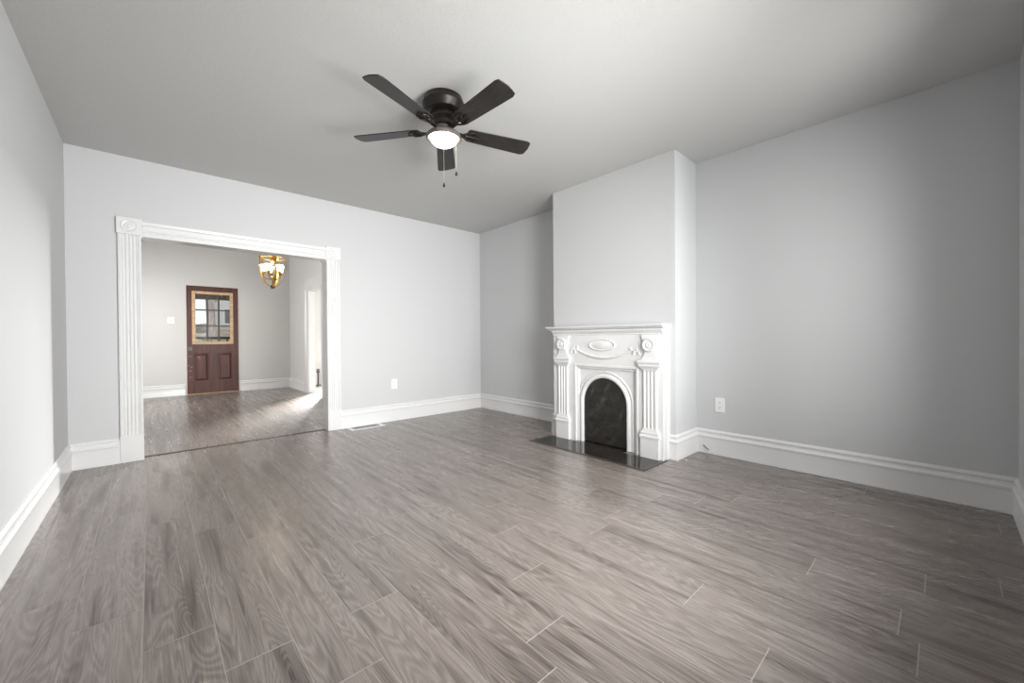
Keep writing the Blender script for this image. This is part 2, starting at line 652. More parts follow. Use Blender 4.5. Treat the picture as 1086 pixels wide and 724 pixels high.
# ---------------------------------------------------------------- baseboards
BB = [(0, 0), (.024, 0), (.024, .018), (.0215, .024), (.0215, .140), (.026, .145), (.026, .158), (.020, .164), (.015, .172), (.0135, .184),
      (.017, .190), (.017, .200), (.010, .207), (.006, .2145), (0, .2145)]
MAIN = [(XL, YF), (XL, YB), (-.199, YB)]
RIGHT = [(1.645, YB), (XR, YB), (XR, CY1), (CX, CY1), (CX, 2.885)]
NEAR = [(CX, 1.597), (CX, CY0), (XR, CY0), (XR, YF), (XL + .03, YF)]


def bb(path, i, name, label):
    return struct(MB().sweep(BB, path, i), name, M['trim'], label, 'baseboard', smooth=25)


bb(MAIN, 0, 'baseboard_left', 'tall white baseboard along the left wall')
bb(MAIN, 1, 'baseboard_back_left', 'short white baseboard between left corner and cased opening')
bb(RIGHT, 0, 'baseboard_back_right', 'tall white baseboard under the outlet on the back wall')
bb(RIGHT, 1, 'baseboard_recess', 'white baseboard in the recess left of the chimney breast')
bb(RIGHT, 2, 'baseboard_chimney_far', 'white baseboard on the far side of the chimney breast')
bb(RIGHT, 3, 'baseboard_chimney_front_left', 'short white baseboard left of the mantel on the breast')
bb(NEAR, 0, 'baseboard_chimney_front_right', 'short white baseboard right of the mantel on the breast')
bb(NEAR, 1, 'baseboard_chimney_near', 'white baseboard on the near side of the chimney breast')
bb(NEAR, 2, 'baseboard_right', 'tall white baseboard along the right wall below its outlet')
bb(NEAR, 3, 'baseboard_front', 'white baseboard at the right edge under the window wall')
E1 = [(XEL, YP), (XEL, YD), (DX0 - .02, YD)]
E2 = [(DX1 + .02, YD), (XE, YD), (XE, SY1 + .17)]
E3 = [(XE, SY0 - .17), (XE, YP), (OX1 + .15, YP)]
bb(E1, 0, 'baseboard_entry_left', 'white baseboard along the left entry wall')
bb(E1, 1, 'baseboard_entry_door_left', 'white baseboard left of the brown door')
bb(E2, 0, 'baseboard_entry_door_right', 'white baseboard right of the brown door')
bb(E2, 1, 'baseboard_entry_right', 'short white baseboard beside the side doorway casing')
bb(E3, 0, 'baseboard_entry_near_right', 'white baseboard near end of the right entry wall')

# ---------------------------------------------------------------- cased opening
op = thing('trim_1', 'white fluted casing with corner blocks around the wide opening', 'door casing', ((OX0 + OX1) / 2, YB, 0), kind='structure')
ob = op.location.copy()


def fluted(x0, x1, z0, z1, dirn=1):
    """casing board facing -y with beads and three flutes"""
    w = x1 - x0
    t = .024
    pr = [(0, 0), (0, t), (.07, t + .004), (.12, t), (.16, t - .004)]
    for k in range(4):
        a = .19 + k * .16
        pr += [(a, t), (a + .025, t - .008), (a + .075, t - .011), (a + .125, t - .008), (a + .15, t)]
    pr += [(.84, t - .004), (.88, t), (.93, t + .004), (1, t), (1, 0)]
    pts = [(x0 + u * w, YB - d) for u, d in pr]
    return MB().prism_z(pts, z0, z1)


for (xa, xb) in ((-.199, -.051), (1.497, 1.645)):
    fluted(xa, xb, .235, 1.975).build('casing_side', M['trim'], op, ob, smooth=20)
    MB().box(xa - .001, xb + .001, YB - .029, YB, 0, .235).build('plinth_block', M['trim'], op, ob, bevel=.003)
    q = MB().box(xa - .008, xb + .008, YB - .034, YB, 1.975, 2.118).build('corner_block', M['trim'], op, ob, bevel=.004)
    cxm, czm = (xa + xb) / 2, 2.0465
    ros = []
    for r, d in ((.055, .034), (.055, .039), (.050, .042), (.045, .039), (.036, .037), (.030, .041), (.022, .042), (.016, .038), (.010, .044), (.001, .047)):
        ros.append([(cxm + r * math.cos(2 * PI * i / 28), YB - d, czm + r * math.sin(2 * PI * i / 28)) for i in range(28)])
    MB().loft(ros).build('bullseye', M['trim'], q, ob, smooth=35)
# header: stepped moulding lengthwise
hp = [(YB, OZ - .022), (YB - .020, OZ - .022), (YB - .020, OZ + .012), (YB - .026, OZ + .018), (YB - .026, OZ + .026), (YB - .018, OZ + .033),
      (YB - .018, OZ + .072), (YB - .026, OZ + .078), (YB - .031, OZ + .086), (YB - .033, OZ + .096), (YB - .033, OZ + .108), (YB, OZ + .108)]
x0, x1 = -.052, 1.498
MB().loft([[(x0, y, z) for y, z in hp], [(x1, y, z) for y, z in hp]]).build('casing_head', M['trim'], op, ob, smooth=20)
# jamb lining with softly rounded upper corners
r_ = .035
inner = [(OX0 + .018, 0)] + [(x, z) for x, z in arc(OX0 + .018 + r_, OZ - .018 - r_, r_, PI, PI / 2, 8)] + \
        [(x, z) for x, z in arc(OX1 - .018 - r_, OZ - .018 - r_, r_, PI / 2, 0, 8)] + [(OX1 - .018, 0)]
outer = [(OX0, 0)] + [(OX0, OZ - .0)] * 5 + [(OX0, OZ)] * 4 + [(OX1, OZ)] * 9 + [(OX1, 0)]
n = len(inner)
outer = [(OX0, 0)]
for x, z in inner[1:-1]:
    # push each inner point out to the rough opening
    if x < (OX0 + OX1) / 2:
        k = (x - OX0 - .018) / r_
        outer.append((OX0, z + (OZ - z) * 0 if k < .3 else OZ) if k < .3 else (x, OZ))
    else:
        k = (OX1 - .018 - x) / r_
        outer.append((OX1, z) if k < .3 else (x, OZ))
outer.append((OX1, 0))
mb = MB()
y0, y1 = YB + .0, YP
vi0 = [mb.bm.verts.new((x, y0, z)) for x, z in inner]
vi1 = [mb.bm.verts.new((x, y1, z)) for x, z in inner]
vo0 = [mb.bm.verts.new((x, y0, z)) for x, z in outer]
vo1 = [mb.bm.verts.new((x, y1, z)) for x, z in outer]
for i in range(n - 1):
    mb.face([vi0[i], vi0[i + 1], vi1[i + 1], vi1[i]])
    mb.face([vo0[i], vo1[i], vo1[i + 1], vo0[i + 1]])
    mb.face([vi0[i], vo0[i], vo0[i + 1], vi0[i + 1]])
    mb.face([vi1[i], vi1[i + 1], vo1[i + 1], vo1[i]])
mb.face([vi0[0], vi1[0], vo1[0], vo0[0]])
mb.face([vi0[-1], vo0[-1], vo1[-1], vi1[-1]])
mb.build('jamb_lining', M['trim'], op, ob, smooth=30)
# plain casing on the entry side
mb = MB()
mb.box(OX0 - .12, OX0 + .004, YP, YP + .022, 0, OZ + .13)
mb.box(OX1 - .004, OX1 + .12, YP, YP + .022, 0, OZ + .13)
mb.box(OX0 + .004, OX1 - .004, YP, YP + .022, OZ - .004, OZ + .13)
mb.build('entry_side_casing', M['trim'], op, ob, bevel=.003)
struct(MB().prism_x([(YT - .022, 0), (YT - .012, .006), (YT + .012, .006), (YT + .022, 0)], OX0 + .019, OX1 - .019), 'trim_2', M['threshold'],
       'thin dark transition strip on the floor across the opening', 'threshold')

# ---------------------------------------------------------------- brown front door
dr = thing('door_1', 'worn dark brown front door with nine pane window and two panels', 'door', ((DX0 + DX1) / 2, YD, 0), kind='structure')
db = dr.location.copy()
yf = YD - .012                                  # face of the slab
LX0, LX1, LZ0, LZ1 = .628, 1.232, 1.005, 1.985  # glass opening
g = .006
slab = MB()
a0, a1, zt = DX0 + .012, DX1 - .012, DZ - .010
zb = .012
yb = yf + .045
P1 = (.622, .855, .245, .800)
P2 = (1.005, 1.238, .245, .800)
slab.box(a0, LX0, yf, yb, .84, zt)
slab.box(LX1, a1, yf, yb, .84, zt)
slab.box(LX0, LX1, yf, yb, LZ1, zt)
slab.box(LX0, LX1, yf, yb, .84, LZ0)
slab.box(a0, P1[0], yf, yb, zb, .84)
slab.box(P1[1], P2[0], yf, yb, zb, .84)
slab.box(P2[1], a1, yf, yb, zb, .84)
for p in (P1, P2):
    slab.box(p[0], p[1], yf, yb, zb, p[2])
    slab.box(p[0], p[1], yf, yb, p[3], .84)
sl = slab.build('door_slab', M['mahogany'], dr, db)
for p in (P1, P2):
    q = MB()
    rings = []
    for ins, d in ((0, .016), (.012, .018), (.022, .018), (.050, .003), (.060, .003)):
        rings.append([(p[0] + ins, yf + d, p[2] + ins), (p[1] - ins, yf + d, p[2] + ins), (p[1] - ins, yf + d, p[3] - ins), (p[0] + ins, yf + d, p[3] - ins)])
    q.loft(rings, True, False)
    q.bm.faces.ensure_lookup_table()
    vs = [v for v in q.bm.verts][-4:]
    q.face(vs)
    back = [q.bm.verts.new(v) for v in ((p[0], yf + .03, p[2]), (p[1], yf + .03, p[2]), (p[1], yf + .03, p[3]), (p[0], yf + .03, p[3]))]
    q.face(back[::-1])
    q.build('raised_panel', M['mahogany'], dr, db)
# pine frame around the glass
fr = MB()
for x0, x1, z0, z1 in ((LX0 - .028, LX0 + .026, LZ0 - .03, LZ1 + .03), (LX1 - .026, LX1 + .028, LZ0 - .03, LZ1 + .03),
                       (LX0 + .026, LX1 - .026, LZ0 - .03, LZ0 + .022), (LX0 + .026, LX1 - .026, LZ1 - .022, LZ1 + .03)):
    fr.box(x0, x1, yf - .010, yf + .02, z0, z1)
fo = fr.build('window_frame', M['lite_frame'], dr, db, bevel=.004)
fo['label'] = 'bare honey coloured wooden frame'
MB().box(LX0 + .004, LX1 - .004, yf + .022, yf + .027, LZ0 + .004, LZ1 - .004).build('glass_pane', M['door_glass'], dr, db)
mu = MB()
gx0, gx1, gz0, gz1 = LX0 + .026, LX1 - .026, LZ0 + .022, LZ1 - .022
for k in (1, 2):
    x = gx0 + (gx1 - gx0) * k / 3
    mu.box(x - .015, x + .015, yf + .002, yf + .020, gz0, gz1)
for k in (1, 2):
    z = gz0 + (gz1 - gz0) * k / 3
    mu.box(gx0, gx1, yf + .004, yf + .019, z - .013, z + .013)
mu.build('muntin_grid', M['muntin'], dr, db)
# deadbolt plate and thumb turn, keyhole plate, worn chips
kp = MB().box(.533, .597, yf - .006, yf, .855, .925).build('lock_plate', M['iron'], dr, db, bevel=.004)
MB().box(.556, .574, yf - .022, yf - .006, .872, .908).build('thumb_turn', M['iron'], kp, db, bevel=.003)
chips = MB()
rnd = random.Random(5)
for x, z, r in ((.546, .560, .012), (.585, .530, .016), (.555, .470, .010), (.575, .452, .012), (.540, .440, .008), (.585, .345, .009), (.560, .335, .013), (.545, .742, .010), (.690, .722, .016), (.715, .690, .008), (.575, .742, .012)):
    pts = []
    for i in range(9):
        a = 2 * PI * i / 9
        rr = r * (.6 + .7 * rnd.random())
        pts.append((x + rr * math.cos(a), z + .55 * rr * math.sin(a)))
    dep = -.0015 if not (P1[0] < x < P1[1] and P1[2] < z < P1[3]) else .0015
    chips.loft([[(px, yf + dep, pz) for px, pz in pts], [(px, yf + dep + .003, pz) for px, pz in pts]])
chips.build('chipped_paint', mat('chipped_paint', (.33, .27, .25), .7), dr, db)
# thin jamb stop round the slab
j = MB()
j.box(DX0, DX0 + .011, YD - .006, YD + .10, 0, DZ)
j.box(DX1 - .011, DX1, YD - .006, YD + .10, 0, DZ)
j.box(DX0 + .011, DX1 - .011, YD - .006, YD + .10, DZ - .009, DZ)
j.build('door_jamb', mat('pale_jamb_paint', (.72, .66, .62), .5), dr, db)
MB().box(DX0 + .011, DX1 - .011, YD - .01, YD + .12, 0, .011).build('door_sill', M['lite_frame'], dr, db)

# ---------------------------------------------------------------- side doorway with its open white door
sd = thing('trim_3', 'white casing with flat head around the side doorway', 'door casing', (XE, (SY0 + SY1) / 2, 0), kind='structure')
sb = sd.location.copy()
for y0, y1 in ((SY1 - .004, SY1 + .165), (SY0 - .165, SY0 + .004)):
    w = y1 - y0
    pts = [(XE, y0), (XE - .022, y0)] + [(XE - .022 + d, y0 + w * u) for u, d in ((.15, 0), (.2, .008), (.36, .008), (.42, 0), (.58, 0), (.64, .008), (.8, .008), (.85, 0))] + [(XE - .022, y1), (XE, y1)]
    MB().prism_z(pts, 0, SZ).build('casing_side', M['trim'], sd, sb)
MB().box(XE - .028, XE, SY0 - .18, SY1 + .18, SZ, SZ + .19).build('casing_head', M['trim'], sd, sb, bevel=.006)
j = MB()
j.box(XE, XE + .12, SY1 - .02, SY1, 0, SZ)
j.box(XE, XE + .12, SY0, SY0 + .02, 0, SZ)
j.box(XE, XE + .12, SY0 + .02, SY1 - .02, SZ - .02, SZ)
j.build('jamb_lining', M['trim'], sd, sb)

rv = thing('radiator_pipe', 'dark metal pipe with valve standing in room beyond side doorway', 'pipe', (2.845, 9.74, 0))
vb = rv.location.copy()
MB().tube([(2.845, 9.74, 0), (2.845, 9.74, .30)], .017, 12).build('riser', M['pipe'], rv, vb, smooth=50)
MB().lathe([(.045, 0), (.045, .006), (.03, .014), (.018, .016)], 2.845, 9.74, 18).build('floor_flange', M['pipe'], rv, vb, smooth=40)
MB().lathe([(.018, .285), (.034, .295), (.038, .315), (.034, .335), (.016, .342), (.012, .352), (.030, .356), (.032, .372), (.02, .378), (.001, .379)], 2.845, 9.74, 18).build('valve', M['pipe'], rv, vb, smooth=40)

# ---------------------------------------------------------------- fireplace mantel
mt = thing('fireplace_mantel', 'white painted ornate mantel with arched opening against chimney breast', 'mantel', (CX, 2.215, 0))
mo = mt.location.copy()
MC = 2.215                                     # centre line (y)
RY = 2.222                                     # arch centre
ZS, RO = .412, .248                            # spring line and opening radius
X_FACE, X_PAN, X_COL = 3.205, 3.240, 3.172
# shelf: ogee-nosed slab
shp = [(3.3077, 1.128), (3.190, 1.128), (3.170, 1.132), (3.156, 1.139), (3.149, 1.146), (3.140, 1.149), (3.136, 1.156), (3.138, 1.163), (3.145, 1.167), (3.3077, 1.167)]
sh = MB()
ya, yb_ = 1.588, 2.905
rings = []
for y, ins in ((ya, .0), (yb_ - .02, 0), (yb_, .0)):
    rings.append([(x, y - (0 if y < 2 else (1.167 - z) * .9), z) for x, z in shp])
sh.loft([rings[0], rings[2]])
sh.build('mantel_shelf', M['mantel'], mt, mo, smooth=35)
# bed moulding under the shelf
bm_ = MB()
bmp = [(3.3, 1.075), (X_FACE, 1.075), (X_FACE - .006, 1.080), (X_FACE - .006, 1.088), (X_FACE - .012, 1.096), (X_FACE - .024, 1.106), (X_FACE - .030, 1.116), (X_FACE - .030, 1.128), (3.3, 1.128)]
bm_.loft([[(x, 1.606, z) for x, z in bmp], [(x, 2.842, z) for x, z in bmp]])
bm_.build('bed_moulding', M['mantel'], mt, mo, smooth=30)
# surround: face boards around a recessed panel
BY0, BY1 = 1.612, 2.838
PY0, PY1, PZ = MC - .375, MC + .345, .786
su = MB()
su.box(X_FACE, 3.3077, BY0, PY0, 0, 1.128)
su.box(X_FACE, 3.3077, PY1, BY1, 0, 1.128)
su.box(X_FACE, 3.3077, PY0, PY1, PZ, 1.128)
su.build('surround_board', M['mantel'], mt, mo)
# stepped moulding round the recess
for t_, xx in ((.0, X_FACE - .006), (.022, X_FACE + .014)):
    q = MB()
    w_ = .022
    q.box(xx, X_PAN + .01, PY0 + t_, PY0 + t_ + w_, 0, PZ - t_)
    q.box(xx, X_PAN + .01, PY1 - t_ - w_, PY1 - t_, 0, PZ - t_)
    q.box(xx, X_PAN + .01, PY0 + t_ + w_, PY1 - t_ - w_, PZ - t_ - w_, PZ - t_)
    q.build('recess_moulding', M['mantel'], mt, mo, bevel=.004)
# back boards at both sides
for y0, y1, yq in ((1.597, 1.612, 1), (2.838, 2.868, 1)):
    MB().box(3.245, 3.3077, y0, y1, 0, 1.128).build('side_return', M['mantel'], mt, mo, bevel=.003)
pl = MB()
pp = [(3.225, 0), (3.225, .012), (3.236, .016), (3.236, .150), (3.228, .160), (3.240, .185), (3.246, .205), (3.3077, .205), (3.3077, 0)]
pl.loft([[(x, 2.838, z) for x, z in pp], [(x, 2.886, z) for x, z in pp]])
pl.build('side_plinth', M['mantel'], mt, mo, bevel=.003)
# recessed arched panel
NA = 28
arc_in = [(RY - RO * math.cos(PI * i / NA), ZS + RO * math.sin(PI * i / NA)) for i in range(NA + 1)]
iny0, iny1, inz = PY0 + .044, PY1 - .044, PZ - .044
pan = MB()
oy = [(iny0, 0)] + [None] * 0
inn = [(RY - RO, 0)] + arc_in + [(RY + RO, 0)]
outl = [(iny0, 0)]
for i in range(NA + 1):
    a = PI * i / NA
    dy, dz = -math.cos(a), math.sin(a)
    k = 1e9
    if dy < -1e-6:
        k = min(k, (iny0 - RY) / dy)
    if dy > 1e-6:
        k = min(k, (iny1 - RY) / dy)
    if dz > 1e-6:
        k = min(k, (inz - ZS) / dz)
    outl.append((RY + dy * k, ZS + dz * k))
outl.append((iny1, 0))
for xx0, xx1 in ((X_PAN, X_PAN + .045),):
    fi = [pan.bm.verts.new((xx0, y, z)) for y, z in inn]
    fo_ = [pan.bm.verts.new((xx0, y, z)) for y, z in outl]
    bi = [pan.bm.verts.new((xx1, y, z)) for y, z in inn]
    bo_ = [pan.bm.verts.new((xx1, y, z)) for y, z in outl]
    for i in range(len(inn) - 1):
        pan.face([fi[i], fi[i + 1], fo_[i + 1], fo_[i]])
        pan.face([bi[i], bo_[i], bo_[i + 1], bi[i + 1]])
        pan.face([fi[i], bi[i], bi[i + 1], fi[i + 1]])
        pan.face([fo_[i], fo_[i + 1], bo_[i + 1], bo_[i]])
    # the two upper corner fills beyond the radial outline
    for cy_ in (iny0, iny1):
        i = min(range(1, NA + 2), key=lambda q: abs(outl[q][0] - cy_) + abs(outl[q][1] - inz))
        near = sorted(range(1, NA + 2), key=lambda q: abs(outl[q][0] - cy_) + abs(outl[q][1] - inz))[:2]
        a_, b_ = sorted(near)
        cv = pan.bm.verts.new((xx0, cy_, inz))
        pan.face([fo_[a_], fo_[b_], cv])
pan.build('arch_panel', M['mantel'], mt, mo)
# arch mouldings: two raised bands following the opening


def band(prof, name):
    """prof: closed list of (radial offset beyond RO, x)"""
    rings = [[(x, RY - (RO + r), 0.004) for r, x in prof]]
    for i in range(NA + 1):
        a = PI * i / NA
        rings.append([(x, RY - (RO + r) * math.cos(a), ZS + (RO + r) * math.sin(a)) for r, x in prof])
    rings.append([(x, RY + (RO + r), 0.004) for r, x in prof])
    return MB().loft(rings).build(name, M['mantel'], mt, mo, smooth=35)


band([(-.002, X_PAN + .03), (-.002, X_PAN - .010), (.004, X_PAN - .018), (.014, X_PAN - .022), (.028, X_PAN - .020), (.040, X_PAN - .010), (.046, X_PAN), (.046, X_PAN + .01)], 'arch_inner_band')
band([(.050, X_PAN + .01), (.050, X_PAN - .006), (.055, X_PAN - .012), (.064, X_PAN - .012), (.070, X_PAN - .003), (.072, X_PAN + .01)], 'arch_outer_band')
# oval medallion
ov = []
for s_, d in ((1.0, 0), (1.0, .010), (.95, .016), (.88, .016), (.83, .010), (.80, .009), (.70, .014), (.4, .020), (.01, .022)):
    a_, b_ = .148 - (1 - s_) * .075 if s_ > .75 else .148 * s_ * .9, .058 - (1 - s_) * .075 if s_ > .75 else .058 * s_ * .9
    ov.append([(X_FACE - d + .001, MC + .004 + a_ * math.cos(2 * PI * i / 36), .980 + b_ * math.sin(2 * PI * i / 36)) for i in range(36)])
MB().loft(ov).build('oval_medallion', M['mantel'], mt, mo, smooth=40)
# garland: swelling swag with leafy ends
sw = MB()
pts, rad = [], []
for i in range(25):
    t_ = i / 24
    y = MC + .32 - .64 * t_
    z = .936 - .078 * math.sin(PI * t_) ** .9
    pts.append((X_FACE - .004, y, z))
    rad.append(.007 + .009 * math.sin(PI * t_))
sw.tube(pts, rad, 10)
so = sw.build('garland_swag', M['mantel'], mt, mo, smooth=50)
for sgn in (1, -1):
    lf = MB()
    for dy, dz, L_, ang in ((.318, .936, .040, 20), (.300, .950, .034, 70), (.338, .925, .036, -30), (.352, .945, .034, 30), (.330, .905, .034, -75), (.372, .930, .030, -10), (.385, .905, .030, -45)):
        a = R(ang)
        ring = []
        for u, w_, d in ((0, .004, .006), (.3, .012, .014), (.65, .011, .014), (1, .002, .005)):
            c_ = Vector((0, math.cos(a) * L_ * (u - .5), math.sin(a) * L_ * (u - .5)))
            nrm_ = Vector((0, -math.sin(a), math.cos(a)))
            r4 = []
            for q in range(6):
                th = 2 * PI * q / 6
                p_ = c_ + nrm_ * w_ * math.cos(th)
                r4.append((X_FACE - .001 - d * abs(math.sin(th)) if math.sin(th) < 0 else X_FACE + .002, MC + sgn * (dy + p_.y), dz + p_.z))
            ring.append(r4)
        lf.loft(ring)
    lf.build('leaf_cluster', M['mantel'], so, mo, smooth=60)
# pilasters with plinth, moulded base, fluted shaft, capital, console and rosette
for side, pc in ((1, 2.700), (-1, 1.722)):
    pi_ = MB()
    # console body between capital and bed moulding, concave sides
    out = []
    for i in range(9):
        t_ = i / 8
        out.append((.096 - .046 * math.sin(t_ * PI / 2) ** .8, .848 + .085 * t_))
    for i in range(1, 7):
        t_ = i / 6
        out.append((.050 + .040 * t_ ** 2, .933 + .142 * t_))
    full = [(pc + w_, z) for w_, z in out] + [(pc - w_, z) for w_, z in out[::-1]]
    po = MB()
    po.prism_x(full, X_COL + .012, X_FACE + .002)
    po = po.build('pilaster', M['mantel'], mt, mo, bevel=.004)
    MB().box(X_COL, X_FACE + .002, pc - .086, pc + .086, 0, .178).build('pilaster_plinth', M['mantel'], po, mo, bevel=.004)
    b_ = MB()
    rr = []
    for hw, d, z in ((.093, -.007, .178), (.093, -.007, .192), (.088, -.003, .198), (.084, 0, .206), (.084, 0, .222), (.076, .005, .232), (.066, .010, .250), (.060, .012, .258)):
        rr.append([(X_COL + d, pc - hw, z), (X_COL + d, pc + hw, z), (X_FACE + .002, pc + hw, z), (X_FACE + .002, pc - hw, z)])
    b_.loft(rr).build('pilaster_base', M['mantel'], po, mo)
    sh_ = MB()
    hw = .058
    pr = [(-hw, X_FACE + .002), (-hw, X_COL + .012)]
    for k in range(3):
        u = -hw + .012 + k * .034
        pr += [(u, X_COL + .012), (u + .005, X_COL + .020), (u + .013, X_COL + .022), (u + .021, X_COL + .020), (u + .026, X_COL + .012)]
    pr += [(hw, X_COL + .012), (hw, X_FACE + .002)]
    sh_.loft([[(x, pc + u, .256) for u, x in pr], [(x, pc + u, .760) for u, x in pr]]).build('pilaster_shaft', M['mantel'], po, mo, smooth=30)
    c_ = MB()
    rr = []
    for hw, d, z in ((.060, .012, .756), (.068, .008, .768), (.082, .001, .784), (.090, -.004, .792), (.096, -.008, .800), (.096, -.008, .818), (.104, -.014, .826), (.106, -.016, .842), (.100, -.010, .850)):
        rr.append([(X_COL + d, pc - hw, z), (X_COL + d, pc + hw, z), (X_FACE + .002, pc + hw, z), (X_FACE + .002, pc - hw, z)])
    c_.loft(rr).build('pilaster_capital', M['mantel'], po, mo)
    MB().lathe_x([(.059, X_FACE), (.059, X_COL - .006), (.053, X_COL - .016), (.042, X_COL - .016), (.034, X_COL - .010), (.027, X_COL - .008), (.024, X_COL - .014), (.016, X_COL - .018), (.008, X_COL - .016), (.001, X_COL - .015)],
                 pc, .984).build('rosette', M['mantel'], po, mo, smooth=40)

# black sheet filling the arched firebox
cv = MB()
ny, nz = 34, 44
ztop = ZS + RO - .008
grid = []
for k in range(nz + 1):
    z = .006 + (ztop - .006) * k / nz
    hw = RO - .004 if z <= ZS else math.sqrt(max((RO - .004) ** 2 - (z - ZS) ** 2, 1e-5))
    row = []
    for i in range(ny + 1):
        y = RY - hw + 2 * hw * i / ny
        v3 = Vector((y * 7, z * 5 + y * 4, 2.3))
        d = (1 - abs(noise.noise(v3)) * 2) * .006 + noise.noise(v3 * 2.7) * .003
        row.append(cv.bm.verts.new((X_PAN + .014 - d, y, z)))
    grid.append(row)
for k in range(nz):
    for i in range(ny):
        cv.face([grid[k][i], grid[k][i + 1], grid[k + 1][i + 1], grid[k + 1][i]])
co = cv.build('firebox_cover', M['sheet'], None, (X_PAN + .014, RY, 0), smooth=60)
sm = co.modifiers.new('thickness', 'SOLIDIFY')
sm.thickness = .004
tag(co, 'wrinkled black sheet closing the arched firebox opening', 'fireplace cover')

# hearth
he = thing('hearth', 'dark slate hearth slab with edge strip in front of mantel', 'hearth', (3.03, 2.22, 0))
hb = he.location.copy()
HX0, HX1, HY0, HY1 = 2.852, 3.171, 1.585, 2.868
MB().box(HX0 + .028, HX1, HY0 + .028, HY1 - .028, 0, .004).box(HX1, X_PAN + .004, RY - RO + .004, RY + RO - .004, 0, .0035).build('slab', M['hearth'], he, hb)
q = MB()
q.box(HX0, HX0 + .028, HY0, HY1, 0, .006)
q.box(HX0 + .028, HX1, HY0, HY0 + .028, 0, .006)
q.box(HX1, 3.235, HY0, 1.594, 0, .006)
q.box(HX0 + .028, HX1, HY1 - .028, HY1, 0, .006)
q.build('edge_strip', M['hearth_edge'], he, hb, bevel=.002)

# ---------------------------------------------------------------- ceiling fan
FX, FY, BZ = 1.457, 2.252, 2.442
BLADE_Z = 2.436
fan = thing('ceiling_fan', 'dark bronze five blade ceiling fan with lit bowl light', 'ceiling fan', (FX, FY, H))
fb = Vector((FX, FY, H))
MB().lathe([(.116, H), (.125, H - .006), (.130, H - .02), (.135, H - .040), (.139, H - .044), (.139, H - .053), (.135, H - .058), (.132, H - .078), (.120, H - .096), (.09, H - .106), (.02, H - .108)], FX, FY, 48) \
    .build('ceiling_housing', M['bronze'], fan, fb, smooth=35)
MB().lathe([(.03, H - .103), (.082, H - .106), (.086, H - .113), (.086, H - .138), (.078, H - .147), (.066, H - .154), (.066, H - .182), (.03, H - .20)], FX, FY, 40).build('motor', M['bronze'], fan, fb, smooth=35)
MB().lathe([(.04, BZ + .015), (.058, BZ + .012), (.062, BZ), (.072, BZ - .012), (.096, BZ - .026), (.112, BZ - .040), (.117, BZ - .052), (.116, BZ - .064), (.108, BZ - .068), (.094, BZ - .060), (.05, BZ - .03)], FX, FY, 48).build('light_fitter', M['nickel'], fan, fb, smooth=35)
bl = MB()
pr = [(.092, BZ - .056)]
for i in range(1, 13):
    a = PI / 2 * i / 12
    pr.append((.092 * math.cos(a), BZ - .056 - .056 * math.sin(a)))
bl.lathe(pr, FX, FY, 40).build('light_bowl', M['bowl'], fan, fb, smooth=60)
pitch = R(-12)
blade_me = arm_me = None
for k in range(5):
    ang = R(-160.9 + 72 * k)
    rot = Matrix.Rotation(ang, 4, 'Z') @ Matrix.Rotation(pitch, 4, 'X')
    if blade_me is None:
        b = MB()
        out = []
        w0, w1, r0, r1 = .057, .072, .160, .626
        out += [(r0, -w0 + .02)] + [(r0 + .02 - .02 * math.cos(a), -w0 + .02 - .02 * math.sin(a)) for a in (R(30), R(60), R(90))]
        out += [(r0 + (r1 - .03 - r0) * t_, -(w0 + (w1 - w0) * t_)) for t_ in (.25, .5, .75, 1)]
        out += [(r1 - .006, -w1 * .86), (r1, -w1 * .5), (r1 + .004, 0), (r1, w1 * .5), (r1 - .006, w1 * .86)]
        out += [(r0 + (r1 - .03 - r0) * t_, (w0 + (w1 - w0) * t_)) for t_ in (1, .75, .5, .25)]
        out += [(r0 + .02 - .02 * math.cos(a), w0 - .02 + .02 * math.sin(a)) for a in (R(90), R(60), R(30))] + [(r0, w0 - .02)]
        b.prism_z(out, 0, .007)
        bo1 = b.build('blade', M['blade'], fan, None, bevel=.002)
        blade_me = bo1.data
        a_ = MB()
        # flat forked iron under the blade root with two scrolls
        a_.box(.070, .150, -.016, .016, -.012, -.004)
        for sg in (1, -1):
            a_.tube([(.125, 0, -.007), (.150, sg * .022, -.007), (.180, sg * .040, -.006), (.212, sg * .040, -.005), (.230, sg * .024, -.005), (.218, sg * .010, -.005), (.200, sg * .014, -.005)], .0065, 8)
        a_.tube([(.14, 0, -.007), (.20, 0, -.006), (.245, 0, -.004)], .0065, 8)
        for px, py in ((.214, .038), (.214, -.038), (.243, 0)):
            a_.lathe([(.009, -.002), (.009, -.009), (.005, -.012), (.001, -.0125)], px, py, 12)
        ao1 = a_.build('blade_arm', M['bronze'], bo1, None, smooth=40)
        arm_me = ao1.data
        bo, ao = bo1, ao1
    else:
        bo = bo1.copy()
        COL.objects.link(bo)
        bo.parent = fan
        ao = ao1.copy()
        COL.objects.link(ao)
        ao.parent = bo
    bo.matrix_local = Matrix.Translation((0, 0, BLADE_Z - H)) @ rot
    ao.matrix_local = Matrix.Identity(4)
for dx, dy, zz in ((-.048, -.072, 2.03), (.050, -.070, 2.13)):
    # chains hang from the fitter rim on the camera side
    c_ = MB()
    n_ = int((BZ - .05 - zz - .02) / .012)
    for i in range(n_):
        z = zz + .022 + i * .012
        c_.lathe([(.0008, z), (.0020, z + .003), (.0008, z + .006), (.0006, z + .012)], FX + dx, FY + dy, 6)
    c_.tube([(FX + dx, FY + dy, zz + .02), (FX + dx, FY + dy, BZ - .04)], .0010, 6)
    pc_ = c_.build('pull_chain', M['chain'], fan, fb)
    MB().lathe([(.001, zz - .004), (.006, zz - .001), (.0085, zz + .006), (.007, zz + .014), (.0035, zz + .021), (.003, zz + .027), (.001, zz + .028)], FX + dx, FY + dy, 14).build('chain_pull', M['bronze'], pc_, fb, smooth=50)


